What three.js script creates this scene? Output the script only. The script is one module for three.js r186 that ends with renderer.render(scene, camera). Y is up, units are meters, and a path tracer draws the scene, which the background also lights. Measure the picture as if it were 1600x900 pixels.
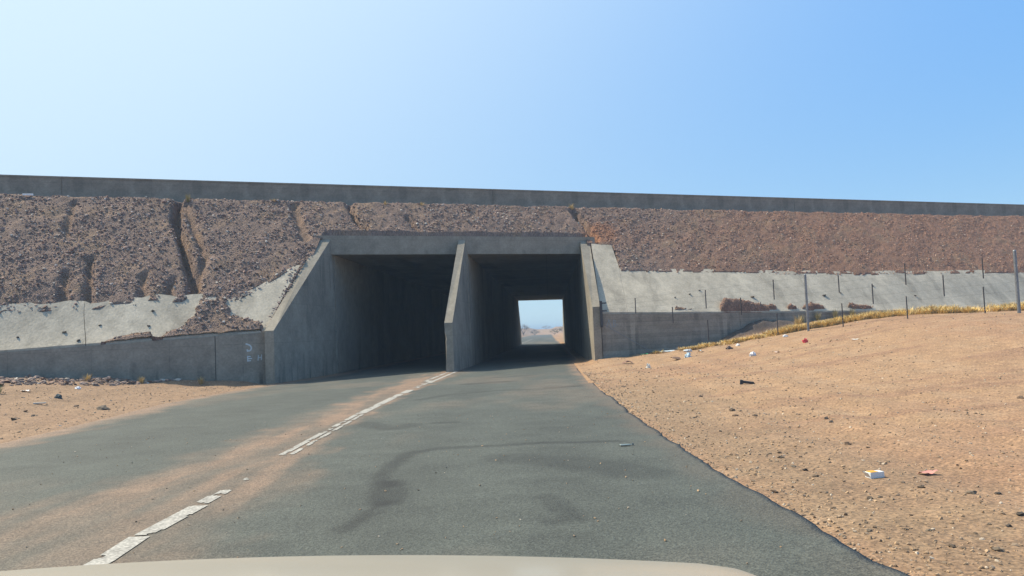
import * as THREE from 'three';
import { mergeGeometries, mergeVertices } from 'three/addons/utils/BufferGeometryUtils.js';
import { RoundedBoxGeometry } from 'three/addons/geometries/RoundedBoxGeometry.js';

// ---------------------------------------------------------------- camera, sky, sun, exposure
const scene = new THREE.Scene();
const renderer = new THREE.WebGLRenderer({ antialias: true });
renderer.setSize(1024, 576);
renderer.toneMapping = THREE.LinearToneMapping;
renderer.toneMappingExposure = 1.2;
renderer.shadowMap.enabled = true;

const camera = new THREE.PerspectiveCamera(38.74, 16 / 9, 0.1, 6000);
camera.position.set(0, 1.32, 0);
camera.quaternion.setFromRotationMatrix(new THREE.Matrix4().makeBasis(
  new THREE.Vector3(0.99805, -0.04294, -0.04520),
  new THREE.Vector3(0.04532, 0.99757, 0.05300),
  new THREE.Vector3(0.04282, -0.05494, 0.99757)));
scene.add(camera);

const SUN_AZ = 26, SUN_EL = 52;                       // degrees ahead of straight left, degrees above the horizon
const rad = Math.PI / 180;
const sm = (a, b, x) => { const t = Math.min(1, Math.max(0, (x - a) / (b - a))); return t * t * (3 - 2 * t); };
const sunDir = new THREE.Vector3(
  -Math.cos(SUN_AZ * rad) * Math.cos(SUN_EL * rad), Math.sin(SUN_EL * rad), -Math.sin(SUN_AZ * rad) * Math.cos(SUN_EL * rad));
const sun = new THREE.DirectionalLight(new THREE.Color(1, 0.90, 0.72), 5);
sun.position.copy(sunDir).multiplyScalar(150).add(new THREE.Vector3(0, 0, -30));
sun.target.position.set(0, 0, -30);
sun.castShadow = true;
sun.shadow.mapSize.set(4096, 4096);
Object.assign(sun.shadow.camera, { left: -70, right: 70, top: 70, bottom: -70, near: 1, far: 400 });
scene.add(sun, sun.target);

{ // clear dry-season sky: pale around the sun and at the horizon, deeper blue away from it
  const W = 1024, Hh = 512, data = new Float32Array(W * Hh * 4), d = new THREE.Vector3();
  for (let j = 0; j < Hh; j++) for (let i = 0; i < W; i++) {
    const th = ((i + 0.5) / W - 0.5) * 2 * Math.PI, el = ((j + 0.5) / Hh - 0.5) * Math.PI;
    d.set(Math.cos(el) * Math.cos(th), Math.sin(el), Math.cos(el) * Math.sin(th));
    const gam = Math.acos(THREE.MathUtils.clamp(d.dot(sunDir), -1, 1)) / rad, e = Math.max(0, el / rad);
    const hz = Math.exp(-e / 12), gl = 0.5 * (1 - Math.tanh((gam - 59) / 20)), core = Math.exp(-gam / 9);
    const z = [0.045, 0.28, 0.77], h = [0.42, 0.665, 0.77], w = [0.65, 0.80, 0.89], q = (j * W + i) * 4;
    for (let k = 0; k < 3; k++) {
      let c = z[k] + (h[k] - z[k]) * hz;
      c += ([0.62, 0.75, 0.78][k] - c) * 0.6 * Math.exp(-e / 3);   // dusty air low down
      c *= 1 - 0.42 * sm(22, 80, e);                     // the sky deepens towards the zenith
      c += (w[k] * (1 - 0.25 * sm(30, 85, e)) - c) * gl;
      data[q + k] = (el < 0 ? c * 0.6 : c) + core * 0.5;
    }
    data[q + 3] = 1;
  }
  const t = new THREE.DataTexture(data, W, Hh, THREE.RGBAFormat, THREE.FloatType);
  t.mapping = THREE.EquirectangularReflectionMapping; t.magFilter = THREE.LinearFilter; t.minFilter = THREE.LinearFilter;
  t.wrapS = THREE.RepeatWrapping; t.needsUpdate = true;
  scene.background = t; scene.environment = t;
}

// ---------------------------------------------------------------- helpers
let seed = 12345;
const rnd = () => { seed = (seed * 1664525 + 1013904223) >>> 0; return seed / 4294967296; };
const rr = (a, b) => a + (b - a) * rnd();
const lerp = (a, b, t) => a + (b - a) * t;
const clamp01 = x => Math.min(1, Math.max(0, x));
const hash = (x, y, s = 0) => { let h = (x * 374761393 + y * 668265263 + s * 1442695041) | 0; h = Math.imul(h ^ (h >>> 13), 1274126177); h ^= h >>> 16; return (h >>> 0) / 4294967296; };
function vnoise(x, y, s = 0, p = 0) {
  const xi = Math.floor(x), yi = Math.floor(y), fx = x - xi, fy = y - yi, u = fx * fx * (3 - 2 * fx), v = fy * fy * (3 - 2 * fy);
  const [px, py] = Array.isArray(p) ? p : [p, p], m = a => px ? ((a % px) + px) % px : a, n = a => py ? ((a % py) + py) % py : a;
  return lerp(lerp(hash(m(xi), n(yi), s), hash(m(xi + 1), n(yi), s), u), lerp(hash(m(xi), n(yi + 1), s), hash(m(xi + 1), n(yi + 1), s), u), v);
}
function fbm(x, y, oct = 4, s = 0, p = 0) {
  let a = 0.5, t = 0, n = 0;
  for (let i = 0; i < oct; i++) { t += a * vnoise(x, y, s + i, p); n += a; x *= 2; y *= 2; p = Array.isArray(p) ? [p[0] * 2, p[1] * 2] : p * 2; a *= 0.5; }
  return t / n;
}
function pl(pts, x) {                                    // piecewise-linear function
  if (x <= pts[0][0]) return pts[0][1];
  for (let i = 1; i < pts.length; i++) if (x <= pts[i][0]) return lerp(pts[i - 1][1], pts[i][1], (x - pts[i - 1][0]) / (pts[i][0] - pts[i - 1][0]));
  return pts[pts.length - 1][1];
}
function segDist(x, y, pts) {
  let best = 1e9, along = 0;
  for (let i = 1; i < pts.length; i++) {
    const [ax, ay] = pts[i - 1], [bx, by] = pts[i], dx = bx - ax, dy = by - ay;
    const t = clamp01(((x - ax) * dx + (y - ay) * dy) / (dx * dx + dy * dy));
    const d = Math.hypot(x - ax - t * dx, y - ay - t * dy);
    if (d < best) { best = d; along = (i - 1 + t) / (pts.length - 1); }
  }
  return [best, along];
}
function inPoly(x, y, p) {
  let r = false;
  for (let i = 0, j = p.length - 1; i < p.length; j = i++)
    if ((p[i][1] > y) !== (p[j][1] > y) && x < (p[j][0] - p[i][0]) * (y - p[i][1]) / (p[j][1] - p[i][1]) + p[i][0]) r = !r;
  return r;
}
function tex(n, fn, srgb = true) {                       // tiling texture, fn(u, v) -> [r, g, b] 0..1
  const data = new Uint8Array(n * n * 4);
  for (let j = 0; j < n; j++) for (let i = 0; i < n; i++) {
    const c = fn((i + 0.5) / n, (j + 0.5) / n), q = (j * n + i) * 4;
    for (let k = 0; k < 3; k++) data[q + k] = Math.max(0, Math.min(255, c[k] * 255));
    data[q + 3] = 255;
  }
  const t = new THREE.DataTexture(data, n, n); t.wrapS = t.wrapT = THREE.RepeatWrapping;
  t.magFilter = THREE.LinearFilter; t.minFilter = THREE.LinearMipmapLinearFilter; t.generateMipmaps = true;
  if (srgb) t.colorSpace = THREE.SRGBColorSpace; t.needsUpdate = true; return t;
}
function boxUV(g, tile = 1) {                            // uv in metres / tile from the dominant axis of each face
  const o = g.index ? g.toNonIndexed() : g; o.computeVertexNormals();
  const p = o.attributes.position, uv = new Float32Array(p.count * 2), a = new THREE.Vector3(), b = new THREE.Vector3(), c = new THREE.Vector3();
  for (let i = 0; i < p.count; i += 3) {
    a.fromBufferAttribute(p, i); b.fromBufferAttribute(p, i + 1); c.fromBufferAttribute(p, i + 2);
    const n = b.clone().sub(a).cross(c.clone().sub(a)), nx = Math.abs(n.x), ny = Math.abs(n.y), nz = Math.abs(n.z);
    [a, b, c].forEach((v, k) => {
      const [s, t] = ny > nx && ny > nz ? [v.x, v.z] : nx > nz ? [v.z, v.y] : [v.x, v.y];
      uv[(i + k) * 2] = s / tile; uv[(i + k) * 2 + 1] = t / tile;
    });
  }
  o.setAttribute('uv', new THREE.BufferAttribute(uv, 2)); return o;
}
function gridMesh(nx, ny, pos, col, keep, uvTile = 1) {  // pos(i, j) -> [x, y, z]
  const P = new Float32Array(nx * ny * 3), C = new Float32Array(nx * ny * 3), U = new Float32Array(nx * ny * 2), I = [];
  for (let j = 0; j < ny; j++) for (let i = 0; i < nx; i++) {
    const q = j * nx + i, p = pos(i, j), c = col(i, j, p);
    P.set(p, q * 3); C.set(c, q * 3); U[q * 2] = p[0] / uvTile; U[q * 2 + 1] = p[2] / uvTile;
  }
  for (let j = 0; j < ny - 1; j++) for (let i = 0; i < nx - 1; i++) {
    if (keep && !keep(i, j)) continue;
    const a = j * nx + i, b = a + 1, c = a + nx, d = c + 1;
    I.push(a, b, d, a, d, c);
  }
  const g = new THREE.BufferGeometry();
  g.setAttribute('position', new THREE.BufferAttribute(P, 3)); g.setAttribute('color', new THREE.BufferAttribute(C, 3));
  g.setAttribute('uv', new THREE.BufferAttribute(U, 2)); g.setIndex(I); g.computeVertexNormals(); return g;
}
const steps = list => {                                  // [[from, to, step], ...] -> coordinates
  const o = []; for (const [a, b, s] of list) for (let n = Math.max(1, Math.round((b - a) / s)), i = 0; i < n; i++) o.push(a + (b - a) * i / n);
  o.push(list[list.length - 1][1]); return o;
};
// upright block: plan corners [x, d] (d = metres ahead, z = -d), bottoms and tops per corner
function prism(pts, y0, y1, tile = 4) {
  const n = pts.length, P = [], lo = pts.map(([x, d], i) => [x, Array.isArray(y0) ? y0[i] : y0, -d]), hi = pts.map(([x, d], i) => [x, Array.isArray(y1) ? y1[i] : y1, -d]);
  let area = 0; for (let i = 0; i < n; i++) { const a = pts[i], b = pts[(i + 1) % n]; area += a[0] * b[1] - b[0] * a[1]; }
  const tri = (a, b, c) => area > 0 ? P.push(...a, ...b, ...c) : P.push(...a, ...c, ...b);
  for (let i = 0; i < n; i++) { const k = (i + 1) % n; tri(lo[i], lo[k], hi[k]); tri(lo[i], hi[k], hi[i]); }
  for (let i = 1; i < n - 1; i++) { tri(hi[0], hi[i], hi[i + 1]); tri(lo[0], lo[i + 1], lo[i]); }
  const g = new THREE.BufferGeometry(); g.setAttribute('position', new THREE.Float32BufferAttribute(P, 3));
  return boxUV(g, tile);
}
const used = {};
const numbered = n => { const k = used[n] = (used[n] ?? -1) + 1; return k ? `${n}_${String(k).padStart(3, '0')}` : n; };
function shadow(o) { o.traverse(m => { if (m.isMesh) { m.castShadow = true; m.receiveShadow = true; } }); return o; }
function mesh(name, g, m, parent) { const o = new THREE.Mesh(g, m); o.name = parent === scene ? numbered(name) : name; parent.add(o); return shadow(o); }
function thing(name, label, category, group) {
  const o = new THREE.Group(); o.name = numbered(name); o.userData = { label, category }; if (group) o.userData.group = group; scene.add(o); return o;
}
function tag(o, label, category, group) { o.userData = { label, category }; if (group) o.userData.group = group; return o; }
function place(o, x, y, d) { o.position.set(x, y, -d); return o; }
function rock(r, s, det = 1, flat = 0.65) {              // lumpy angular stone
  const g = mergeVertices(new THREE.IcosahedronGeometry(1, det).deleteAttribute('uv').deleteAttribute('normal')), p = g.attributes.position;
  for (let i = 0; i < p.count; i++) {
    const x = p.getX(i), y = p.getY(i), z = p.getZ(i);
    const k = r * (0.62 + 0.75 * hash(Math.round(x * 50) + 7, Math.round(y * 50) * 13 + Math.round(z * 50) * 31, s));
    p.setXYZ(i, x * k * 1.15, y * k * flat, z * k);
  }
  const o = g.toNonIndexed(); o.computeVertexNormals(); o.setAttribute('uv', new THREE.BufferAttribute(new Float32Array(o.attributes.position.count * 2), 2)); return o;
}
function scatter(name, geo, mat, list, parent) {         // list of {p, s, c}
  const im = new THREE.InstancedMesh(geo, mat, list.length), o = new THREE.Object3D(), c = new THREE.Color();
  list.forEach((e, i) => {
    o.position.set(...e.p); o.rotation.set(...(e.r || [rr(-0.6, 0.6), rr(0, 6.28), rr(-0.6, 0.6)])); o.scale.set(...(Array.isArray(e.s) ? e.s : [e.s, e.s, e.s]));
    o.updateMatrix(); im.setMatrixAt(i, o.matrix); im.setColorAt(i, c.setRGB(...e.c));
  });
  im.name = parent === scene ? numbered(name) : name; im.userData.kind = 'stuff'; im.castShadow = im.receiveShadow = true; parent.add(im); return im;
}

// ---------------------------------------------------------------- lie of the land
const SK = 0.465;                                        // the embankment recedes to the right: d0 = d - SK * x is its offset
const rightEdge = d => pl([[-10, 2.7], [3, 2.0], [4.33, 1.8], [4.85, 1.71], [6.47, 1.58], [8, 1.43], [12, 1.25], [18, 1.08], [28, 0.92], [34, 1.0], [38, 1.25], [90, 1.25], [120, 1.1], [500, 1.1]], d);
const leftEdge = d => pl([[-10, -7.4], [8, -7.9], [11.8, -8.17], [14.4, -8.45], [19, -9.1], [23, -9.1], [26.4, -8.8], [32, -8.3], [90, -8.2], [500, -7.6]], d);
const wallTop = x => x < -4 ? Math.max(1.2, 1.7 + (x + 9.3) * 0.044) : Math.max(1.3, 1.92 - (x - 1.8) * 0.026);
const lineNoise = (x, s) => fbm(x * 1.3, s, 4, s) - 0.5;
function groundY(x, d) {
  const re = rightEdge(d), le = leftEdge(d), xr = x - re, xl = le - x;
  const fade = 1 - sm(48, 62, d - SK * x);
  const n = (fbm(x * 0.9, d * 0.9, 4, 3) - 0.5) * 0.07 + (fbm(x * 5, d * 5, 2, 9) - 0.5) * 0.022;
  let y;
  if (xr > -0.1) {
    y = lerp(-0.055, 0.012, sm(11, 21, d)) + 1.12 * Math.pow(sm(0, 12.5, xr), 1.25) * sm(9, 27, d) * fade + 0.28 * clamp01((xr - 7) / 13) * sm(9, 27, d) * fade + 0.17 * sm(0.35, 1.0, xr) * sm(24, 31.5, d) * fade;
    y += n * sm(-0.05, 0.5, xr) + 0.02 * Math.sin(xr * 5 + 2 * fbm(x, d * 0.4, 2, 21)) * sm(0.6, 1.6, xr) * (1 - sm(4.5, 6, xr)) * sm(2, 8, d);
    y += 0.035 * (fbm(x * 0.3 + d * 0.12, d * 1.9 - x * 0.5, 3, 23) - 0.5) * sm(1.5, 4, xr) * fade;   // old wheel tracks across the bank
    const bx = (x - 8.9) / 1.9, bd = d - SK * x;         // spill of soil lying against the foot of the wall
    y += 0.4 * Math.max(0, 1 - bx * bx) * sm(29.95, 30.75, bd) * (1 - sm(31.3, 31.6, bd)) * (0.8 + 0.6 * fbm(x * 2, d * 2, 3, 4));
  } else if (xl > -0.25) {
    y = lerp(-0.03, 0.02, sm(-0.25, 0.4, xl)) + 0.62 * sm(0.4, 7.2, xl) * sm(9, 22, d) * fade + n * 1.4 * sm(-0.2, 1, xl);
    y += 0.025 * Math.sin(xl * 4.4 + 3 * fbm(x * 0.5, d * 0.3, 2, 22)) * sm(0.2, 1, xl) * (1 - sm(4, 6, xl));
    y += 0.12 * Math.pow(Math.max(0, 1 - Math.pow((x + 11) / 1.3, 2)), 1) * sm(29.8, 30.7, d - SK * x) * fade;
  } else y = -0.14;
  if (d > 300) y += 3.2 * sm(340, 520, d) - 2.6 * sm(600, 1200, d);
  if (d > 95) y += 0.75 * sm(130, 230, d) * Math.max(sm(0.3, 3.5, xr), sm(0.3, 4, xl)) * (0.6 + 0.8 * fbm(x * 0.15, d * 0.06, 3, 33)) + (fbm(x * 0.01, d * 0.01, 4, 31) - 0.5) * 3.5 * sm(120, 420, d) * Math.max(sm(3, 40, xr), sm(3, 40, xl));
  return y;
}

// ---------------------------------------------------------------- procedural surfaces
const grainTex = tex(512, (u, v) => { const a = fbm(u * 64, v * 64, 2, 1, 64), b = fbm(u * 8, v * 8, 3, 2, 8), c = 0.62 + 0.42 * a + 0.14 * (b - 0.5); return [c, c, c]; });
const grainBump = tex(512, (u, v) => { const c = fbm(u * 48, v * 48, 3, 4, 48); return [c, c, c]; }, false);
const asphTex = tex(1024, (u, v) => {
  const a = vnoise(u * 256, v * 256, 5, 256), b = vnoise(u * 128, v * 128, 6, 128), c = fbm(u * 6, v * 6, 4, 7, 6);
  let t = 0.55 + 0.3 * a + 0.22 * b + 0.16 * (c - 0.5); if (hash(Math.floor(u * 340), Math.floor(v * 340), 8) > 0.975) t += 0.22;
  return [t, t, t * 0.985];
});
const asphBump = tex(1024, (u, v) => { const c = 0.6 * vnoise(u * 256, v * 256, 5, 256) + 0.4 * vnoise(u * 128, v * 128, 6, 128); return [c, c, c]; }, false);
function concreteTex(s, boards, run = 1) {
  return tex(1024, (u, v) => {
    const big = fbm(u * 3, v * 3, 5, s, 3), streak = -0.16 * run * sm(0.5, 0.8, fbm(u * 24, v * 2, 3, s + 9, [24, 2])) * sm(0.35, 0.65, fbm(u * 4, v * 3, 2, s + 13, [4, 3])), fine = fbm(u * 90, v * 90, 2, s + 3, 90), mid = fbm(u * 14, v * 14, 4, s + 5, 14);
    let c = 0.80 + 0.22 * (big - 0.5) + 0.12 * (fine - 0.5) + 0.14 * (mid - 0.5) + streak;
    const lf = v * 3 - Math.floor(v * 3), lu = u * 2 - Math.floor(u * 2); if (!boards && run && (lf < 0.012 || lu < 0.006)) c -= 0.07;   // lifts and shutter joints of the pour
    if (boards) { const b = v * 26, k = Math.floor(b); c += 0.05 * (hash(k, 0, s) - 0.5) * 2; if (b - k < 0.08) c -= 0.07; }
    const stain = sm(0.62, 0.72, fbm(u * 5, v * 2, 4, s + 20, [5, 2])); c -= 0.07 * stain;
    if (hash(Math.floor(u * 500), Math.floor(v * 500), s) > 0.996) c -= 0.22;
    return [c, c * 0.985, c * 0.955];
  });
}
const concBump = tex(512, (u, v) => { const c = 0.5 * fbm(u * 10, v * 10, 4, 40, 10) + 0.5 * fbm(u * 70, v * 70, 2, 41, 70); return [c, c, c]; }, false);
const boardBump = tex(512, (u, v) => { const b = v * 26, k = Math.floor(b); let c = 0.35 + 0.3 * hash(k, 0, 50) + 0.3 * fbm(u * 50, v * 50, 2, 51, 50); if (b - k < 0.1) c -= 0.3; return [c, c, c]; }, false);
const std = (o) => new THREE.MeshStandardMaterial({ roughness: 0.95, metalness: 0, ...o });
const rgb = (r, g, b) => new THREE.Color().setRGB(r, g, b);
const CONCRETE = rgb(0.455, 0.408, 0.336);               // one grey-beige cast concrete for portal, tunnels, walls and parapet
const M = {
  ground: std({ vertexColors: true, map: grainTex, bumpMap: grainBump, bumpScale: 0.012 }),
  soil: std({ vertexColors: true, map: grainTex, bumpMap: grainBump, bumpScale: 0.05 }),
  road: std({ vertexColors: true, map: asphTex, bumpMap: asphBump, bumpScale: 0.006, roughness: 0.8 }),
  paint: std({ color: rgb(0.52, 0.49, 0.43), map: grainTex, roughness: 0.8 }),
  concrete: std({ color: CONCRETE, map: concreteTex(60, false), bumpMap: concBump, bumpScale: 0.006 }),
  tunnel: std({ color: CONCRETE, map: concreteTex(65, false) }),
  formed: std({ color: CONCRETE, map: concreteTex(70, true), bumpMap: boardBump, bumpScale: 0.008 }),
  slab: std({ color: rgb(0.75, 0.665, 0.535), map: concreteTex(80, false, 0), bumpMap: concBump, bumpScale: 0.012 }),  // paler than CONCRETE: sunlight on the slabs is put into the base colour
  barrier: std({ color: CONCRETE, map: concreteTex(90, false, 0.25), bumpMap: concBump, bumpScale: 0.004 }),
  stone: std({ color: 0xffffff }),
  pebble: std({ color: 0xffffff }),
  steel: std({ color: rgb(0.36, 0.37, 0.38), roughness: 0.55, metalness: 0.6, map: grainTex }),
  darkSteel: std({ color: rgb(0.07, 0.065, 0.065), roughness: 0.7, metalness: 0.3 }),
};
M.ground.map.repeat.set(1, 1);

// ---------------------------------------------------------------- ground
const groundMats = [M.ground];
{
  const xs = steps([[-2500, -400, 350], [-400, -60, 34], [-60, -22, 1.5], [-22, 24, 0.12], [24, 60, 1.2], [60, 400, 34], [400, 2500, 350]]);
  const ds = steps([[-300, -10, 40], [-10, 2.5, 0.8], [2.5, 38, 0.12], [38, 110, 1.5], [110, 500, 10], [500, 4000, 250]]);
  const g = gridMesh(xs.length, ds.length, (i, j) => [xs[i], groundY(xs[i], ds[j]), -ds[j]], (i, j, p) => {
    const x = p[0], d = -p[2], big = fbm(x * 0.25, d * 0.25, 4, 61), mid = fbm(x * 1.7, d * 1.7, 4, 62), fine = fbm(x * 7, d * 7, 2, 63);
    // ochre sand with paler, redder and browner patches of soil
    let c = [0.50, 0.302, 0.160];
    const red = sm(0.42, 0.7, big), pale = sm(0.5, 0.72, mid);
    c = c.map((v, k) => lerp(v, [0.45, 0.255, 0.140][k], red * 0.8));
    c = c.map((v, k) => lerp(v, [0.53, 0.345, 0.20][k], pale * 0.5));
    if (x < -6) c = c.map((v, k) => lerp(v, [0.37, 0.235, 0.14][k], 0.75));
    if (x > 0) { const tr = fbm(x * 0.3 + d * 0.12, d * 1.9 - x * 0.5, 3, 23); c = c.map((v, k) => lerp(v, [0.40, 0.225, 0.125][k], 0.75 * sm(0.52, 0.72, tr))); }
    // gravelly brown soil beside the broken road edge
    const xr = x - rightEdge(d), gr = sm(0.0, 0.25, xr) * (1 - sm(0.8, 2.6, xr + (mid - 0.5) * 2)) * (1 - sm(14, 24, d));
    c = c.map((v, k) => lerp(v, [0.33, 0.22, 0.125][k], gr * (0.35 + 0.6 * fine)));
    const bd = d - SK * x;
    if (bd > 29.4 && bd < 32) {
      const spill = sm(0.1, 0.6, 1 - Math.pow((x - 8.9) / 2.1, 2)) * sm(29.8, 30.4, bd);  // shade on the heap's steep near face, put into the soil colour
      c = c.map((v, k) => lerp(v, [0.13, 0.095, 0.075][k], spill));
      if (x < -11.5) { const t = sm(29.4, 30.2, bd + (mid - 0.5)) * sm(-11.5, -13.5, x); c = c.map((v, k) => lerp(v, [0.24, 0.17, 0.125][k], t * 0.8)); }
    }
    const f = 0.92 + 0.16 * fine; return c.map(v => v * f);
  }, null, 1.3);
  const o = mesh('ground', g, M.ground, scene); o.userData = { kind: 'structure' };
}

// ---------------------------------------------------------------- road
const stains = [
  { p: [[-1.49, 5.7], [-1.43, 6.13], [-1.39, 6.65]], w: 0.07, k: 0.4 }, { p: [[-1.39, 6.65], [-1.48, 7.2], [-1.5, 7.5]], w: 0.17, k: 0.5 },
  { p: [[-1.5, 7.4], [-1.69, 7.88], [-1.69, 8.51], [-1.66, 9.4], [-1.33, 9.73], [-0.8, 9.75], [-0.12, 9.84], [0.75, 9.75]], w: 0.085, k: 0.42 },
  { p: [[-0.45, 8.75], [0.1, 8.4], [0.6, 7.9], [0.75, 7.6]], w: 0.3, k: 0.3 }, { p: [[-2.79, 17.23], [-2.33, 18.39], [-1.22, 19.17], [-0.18, 19.0], [0.6, 19.6]], w: 0.13, k: 0.34 },
  { p: [[-3.0, 12.9], [-2.38, 11.98], [-2.17, 12.41]], w: 0.2, k: 0.32 }, { p: [[-2.18, 22.11], [-1.26, 22.63]], w: 0.28, k: 0.4 }, { p: [[-1.8, 12.54], [-1.5, 12.54]], w: 0.1, k: 0.4 },
  { p: [[-0.03, 19.57], [0.65, 19.61]], w: 0.2, k: 0.36 }, { p: [[-0.1, 6.68], [0.13, 5.86], [-0.05, 5.79]], w: 0.09, k: 0.3 }, { p: [[-1.9, 24.6], [-0.6, 25.4]], w: 0.2, k: 0.3 },
];
const centre = d => pl([[-10, -2.4], [5.1, -2.86], [5.8, -2.95], [7.3, -3.0], [9.7, -3.16], [14.4, -3.4], [19, -3.52], [25, -3.62], [30, -3.6], [90, -3.4], [500, -3.2]], d);
const road = new THREE.Group(); road.name = 'road'; road.userData = { kind: 'structure' }; scene.add(road);
{
  const nC = 150, ds = steps([[-10, 3, 0.5], [3, 31, 0.085], [31, 40, 0.25], [40, 100, 1], [100, 500, 8]]);
  const g = gridMesh(nC + 2, ds.length, (i, j) => {
    const d = ds[j], le = leftEdge(d) - 0.1 + lineNoise(d, 70) * 0.12, re = rightEdge(d) + (lineNoise(d * 1.0, 71) * 0.10 + lineNoise(d * 6, 72) * 0.045);
    if (i === 0) return [le - 0.02, -0.2, -d];
    if (i === nC + 1) return [re + 0.015 + 0.03 * hash(j, 3), -0.2, -d];
    const t = (i - 1) / (nC - 1), x = lerp(le, re, t);
    const wear = (fbm(x * 0.8, d * 0.4, 3, 77) - 0.5) * 0.02 - 0.02 * sm(0.25, 0, re - x) * fbm(d * 3, 1, 2, 78);
    return [x, wear * 0.3, -d];
  }, (i, j, p) => {
    const x = p[0], d = -p[2];
    const big = fbm(x * 0.5, d * 0.25, 4, 81), mid = fbm(x * 2.5, d * 1.6, 3, 82), fine = fbm(x * 9, d * 9, 2, 83);
    let c = [0.094, 0.104, 0.089]; const wheel = Math.cos((x - centre(d) - 2.35) * 4.2), f = 0.8 + 0.34 * big + 0.26 * (mid - 0.2) + 0.05 * wheel; c = c.map(v => v * f);
    const drift = fbm(x * 4.5 + d * 0.35, d * 0.5, 4, 84);
    for (const s of stains) {
      const [q] = segDist(x, d * 1, s.p), w = s.w * (0.7 + 0.7 * mid);
      const a = s.k * (1 - sm(w * 0.6, w * 1.4, q + (fine - 0.5) * 0.1)) * (0.7 + 0.6 * fine); c = c.map(v => v * (1 - Math.min(0.75, a * 1.15)));
    }
    // blown sand lying along the centre line and the left shoulder
    const cx = centre(d), o = x - cx, wl = pl([[4, 3.2], [8, 1.5], [14, 1.15], [22, 1.1], [28, 1.0], [31, 0.5]], d), wr = pl([[4, 0.8], [8, 0.85], [11, 0.4], [20, 0.22], [26, 0.6], [30, 0.75], [31, 0.6]], d);
    let a = (o < 0 ? 1 - sm(wl * 0.45, wl * 1.15, -o + (mid - 0.5) * 0.9) : 1 - sm(wr * 0.2, wr * 1.1, o + (mid - 0.5) * 0.7));
    a *= pl([[2, 0.25], [6, 0.42], [8, 0.62], [12, 0.7], [24, 0.75], [31, 0.7], [32.5, 0.1], [40, 0.05], [500, 0.05]], d) * (0.3 + 0.5 * fine + 0.8 * sm(0.3, 0.7, drift));
    const xl = x - leftEdge(d); a = Math.max(a, (1 - sm(-0.05, 0.75, xl + (mid - 0.5) * 0.8)) * 0.95);
    const xr = rightEdge(d) - x; a = Math.max(a, (1 - sm(0.0, 0.45, xr + (mid - 0.5) * 0.5)) * pl([[6, 0.12], [16, 0.35], [24, 0.85], [40, 0.9]], d));
    a = Math.max(a, 0.28 * sm(0.5, 0.75, big) * (0.4 + fine * 0.8));
    return c.map((v, k) => lerp(v, [0.36, 0.232, 0.155][k], clamp01(a)));
  }, null, 2);
  const o = mesh('asphalt', g, M.road, road);
}
function marking(d0, d1, off, w, wear, s) {              // worn paint: what is left of it, in cells of a few centimetres
  const P = [], U = [], c = 0.022, n = Math.round((d1 - d0) / c), m = Math.max(2, Math.round(w / c));
  for (let j = 0; j < n; j++) for (let i = 0; i < m; i++) {
    const d = d0 + (j + 0.5) * c, o = off + (i + 0.5 - m / 2) * c, edge = (i === 0 || i === m - 1 ? 0.86 : 1) * Math.min(1, Math.min(j, n - 1 - j) / 8 + 0.6);
    if (fbm(o * 9 + 40, d * 5, 4, s) * edge < wear) continue;
    const x0 = centre(d) + o - c / 2, y = 0.0065, z = -d;
    const q = [[x0, z + c / 2], [x0 + c, z + c / 2], [x0 + c, z - c / 2], [x0, z - c / 2]];
    for (const k of [0, 1, 2, 0, 2, 3]) { P.push(q[k][0], y, q[k][1]); U.push(q[k][0], q[k][1]); }
  }
  if (!P.length) return;
  const g = new THREE.BufferGeometry(); g.setAttribute('position', new THREE.Float32BufferAttribute(P, 3)); g.setAttribute('uv', new THREE.Float32BufferAttribute(U, 2)); g.computeVertexNormals();
  mesh('lane_marking', g, M.paint, road);
}
marking(4.2, 5.72, 0, 0.145, 0.17, 100); marking(5.76, 6.75, 0.02, 0.145, 0.24, 101); marking(6.75, 7.45, 0, 0.14, 0.43, 102); marking(7.5, 8.4, 0, 0.12, 0.66, 103);
marking(9.6, 14.4, -0.055, 0.08, 0.33, 104); marking(9.6, 14.4, 0.055, 0.07, 0.36, 105); marking(14.5, 19.2, -0.02, 0.17, 0.34, 106);
marking(19.3, 20.6, 0, 0.2, 0.34, 107); marking(21.2, 24.5, 0.02, 0.17, 0.44, 108); marking(23.2, 30.2, 0.14, 0.12, 0.33, 109); marking(24.2, 29.8, -0.12, 0.11, 0.36, 110);
for (let k = 0; k < 8; k++) marking(92 + k * 9, 98 + k * 9, 0, 0.16, 0.2, 120 + k);

// ---------------------------------------------------------------- embankment
const CREST = 38.55, CRY = 7.2;
const wingL = d0 => pl([[30.4, -9.3], [36, -8.92]], d0), wingR = () => 2.02;
const plane = d0 => 1.8 + 0.715 * (d0 - 31);
function surfY(x, d0) {
  if (d0 > CREST) { const back = 86; return d0 < back ? CRY - 0.06 * sm(CREST, CREST + 1, d0) : CRY - (d0 - back) * 0.72; }
  return plane(Math.max(31, d0)) + (wallTop(x) - 1.8) * (1 - sm(31, 33.6, d0));
}
const upL = x => pl([[-60, 32.3], [-16.85, 32.33], [-15.3, 32.46], [-14.79, 32.38], [-13.17, 32.53], [-12.4, 32.5], [-11.65, 32.55], [-11.16, 32.44], [-10.5, 32.6], [-10.13, 32.8], [-9.8, 33.3], [-9.5, 33.8], [-9.2, 34.0]], x) + lineNoise(x * 1.6, 130) * 0.3;
const upR = x => pl([[2, 35.62], [2.97, 35.55], [3.1, 35.1], [3.14, 33.72], [7, 33.52], [13.5, 33.25], [25, 33.15], [80, 33.1]], x) + lineNoise(x * 1.5, 131) * (x < 3.2 ? 0.06 : 0.17);
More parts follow.
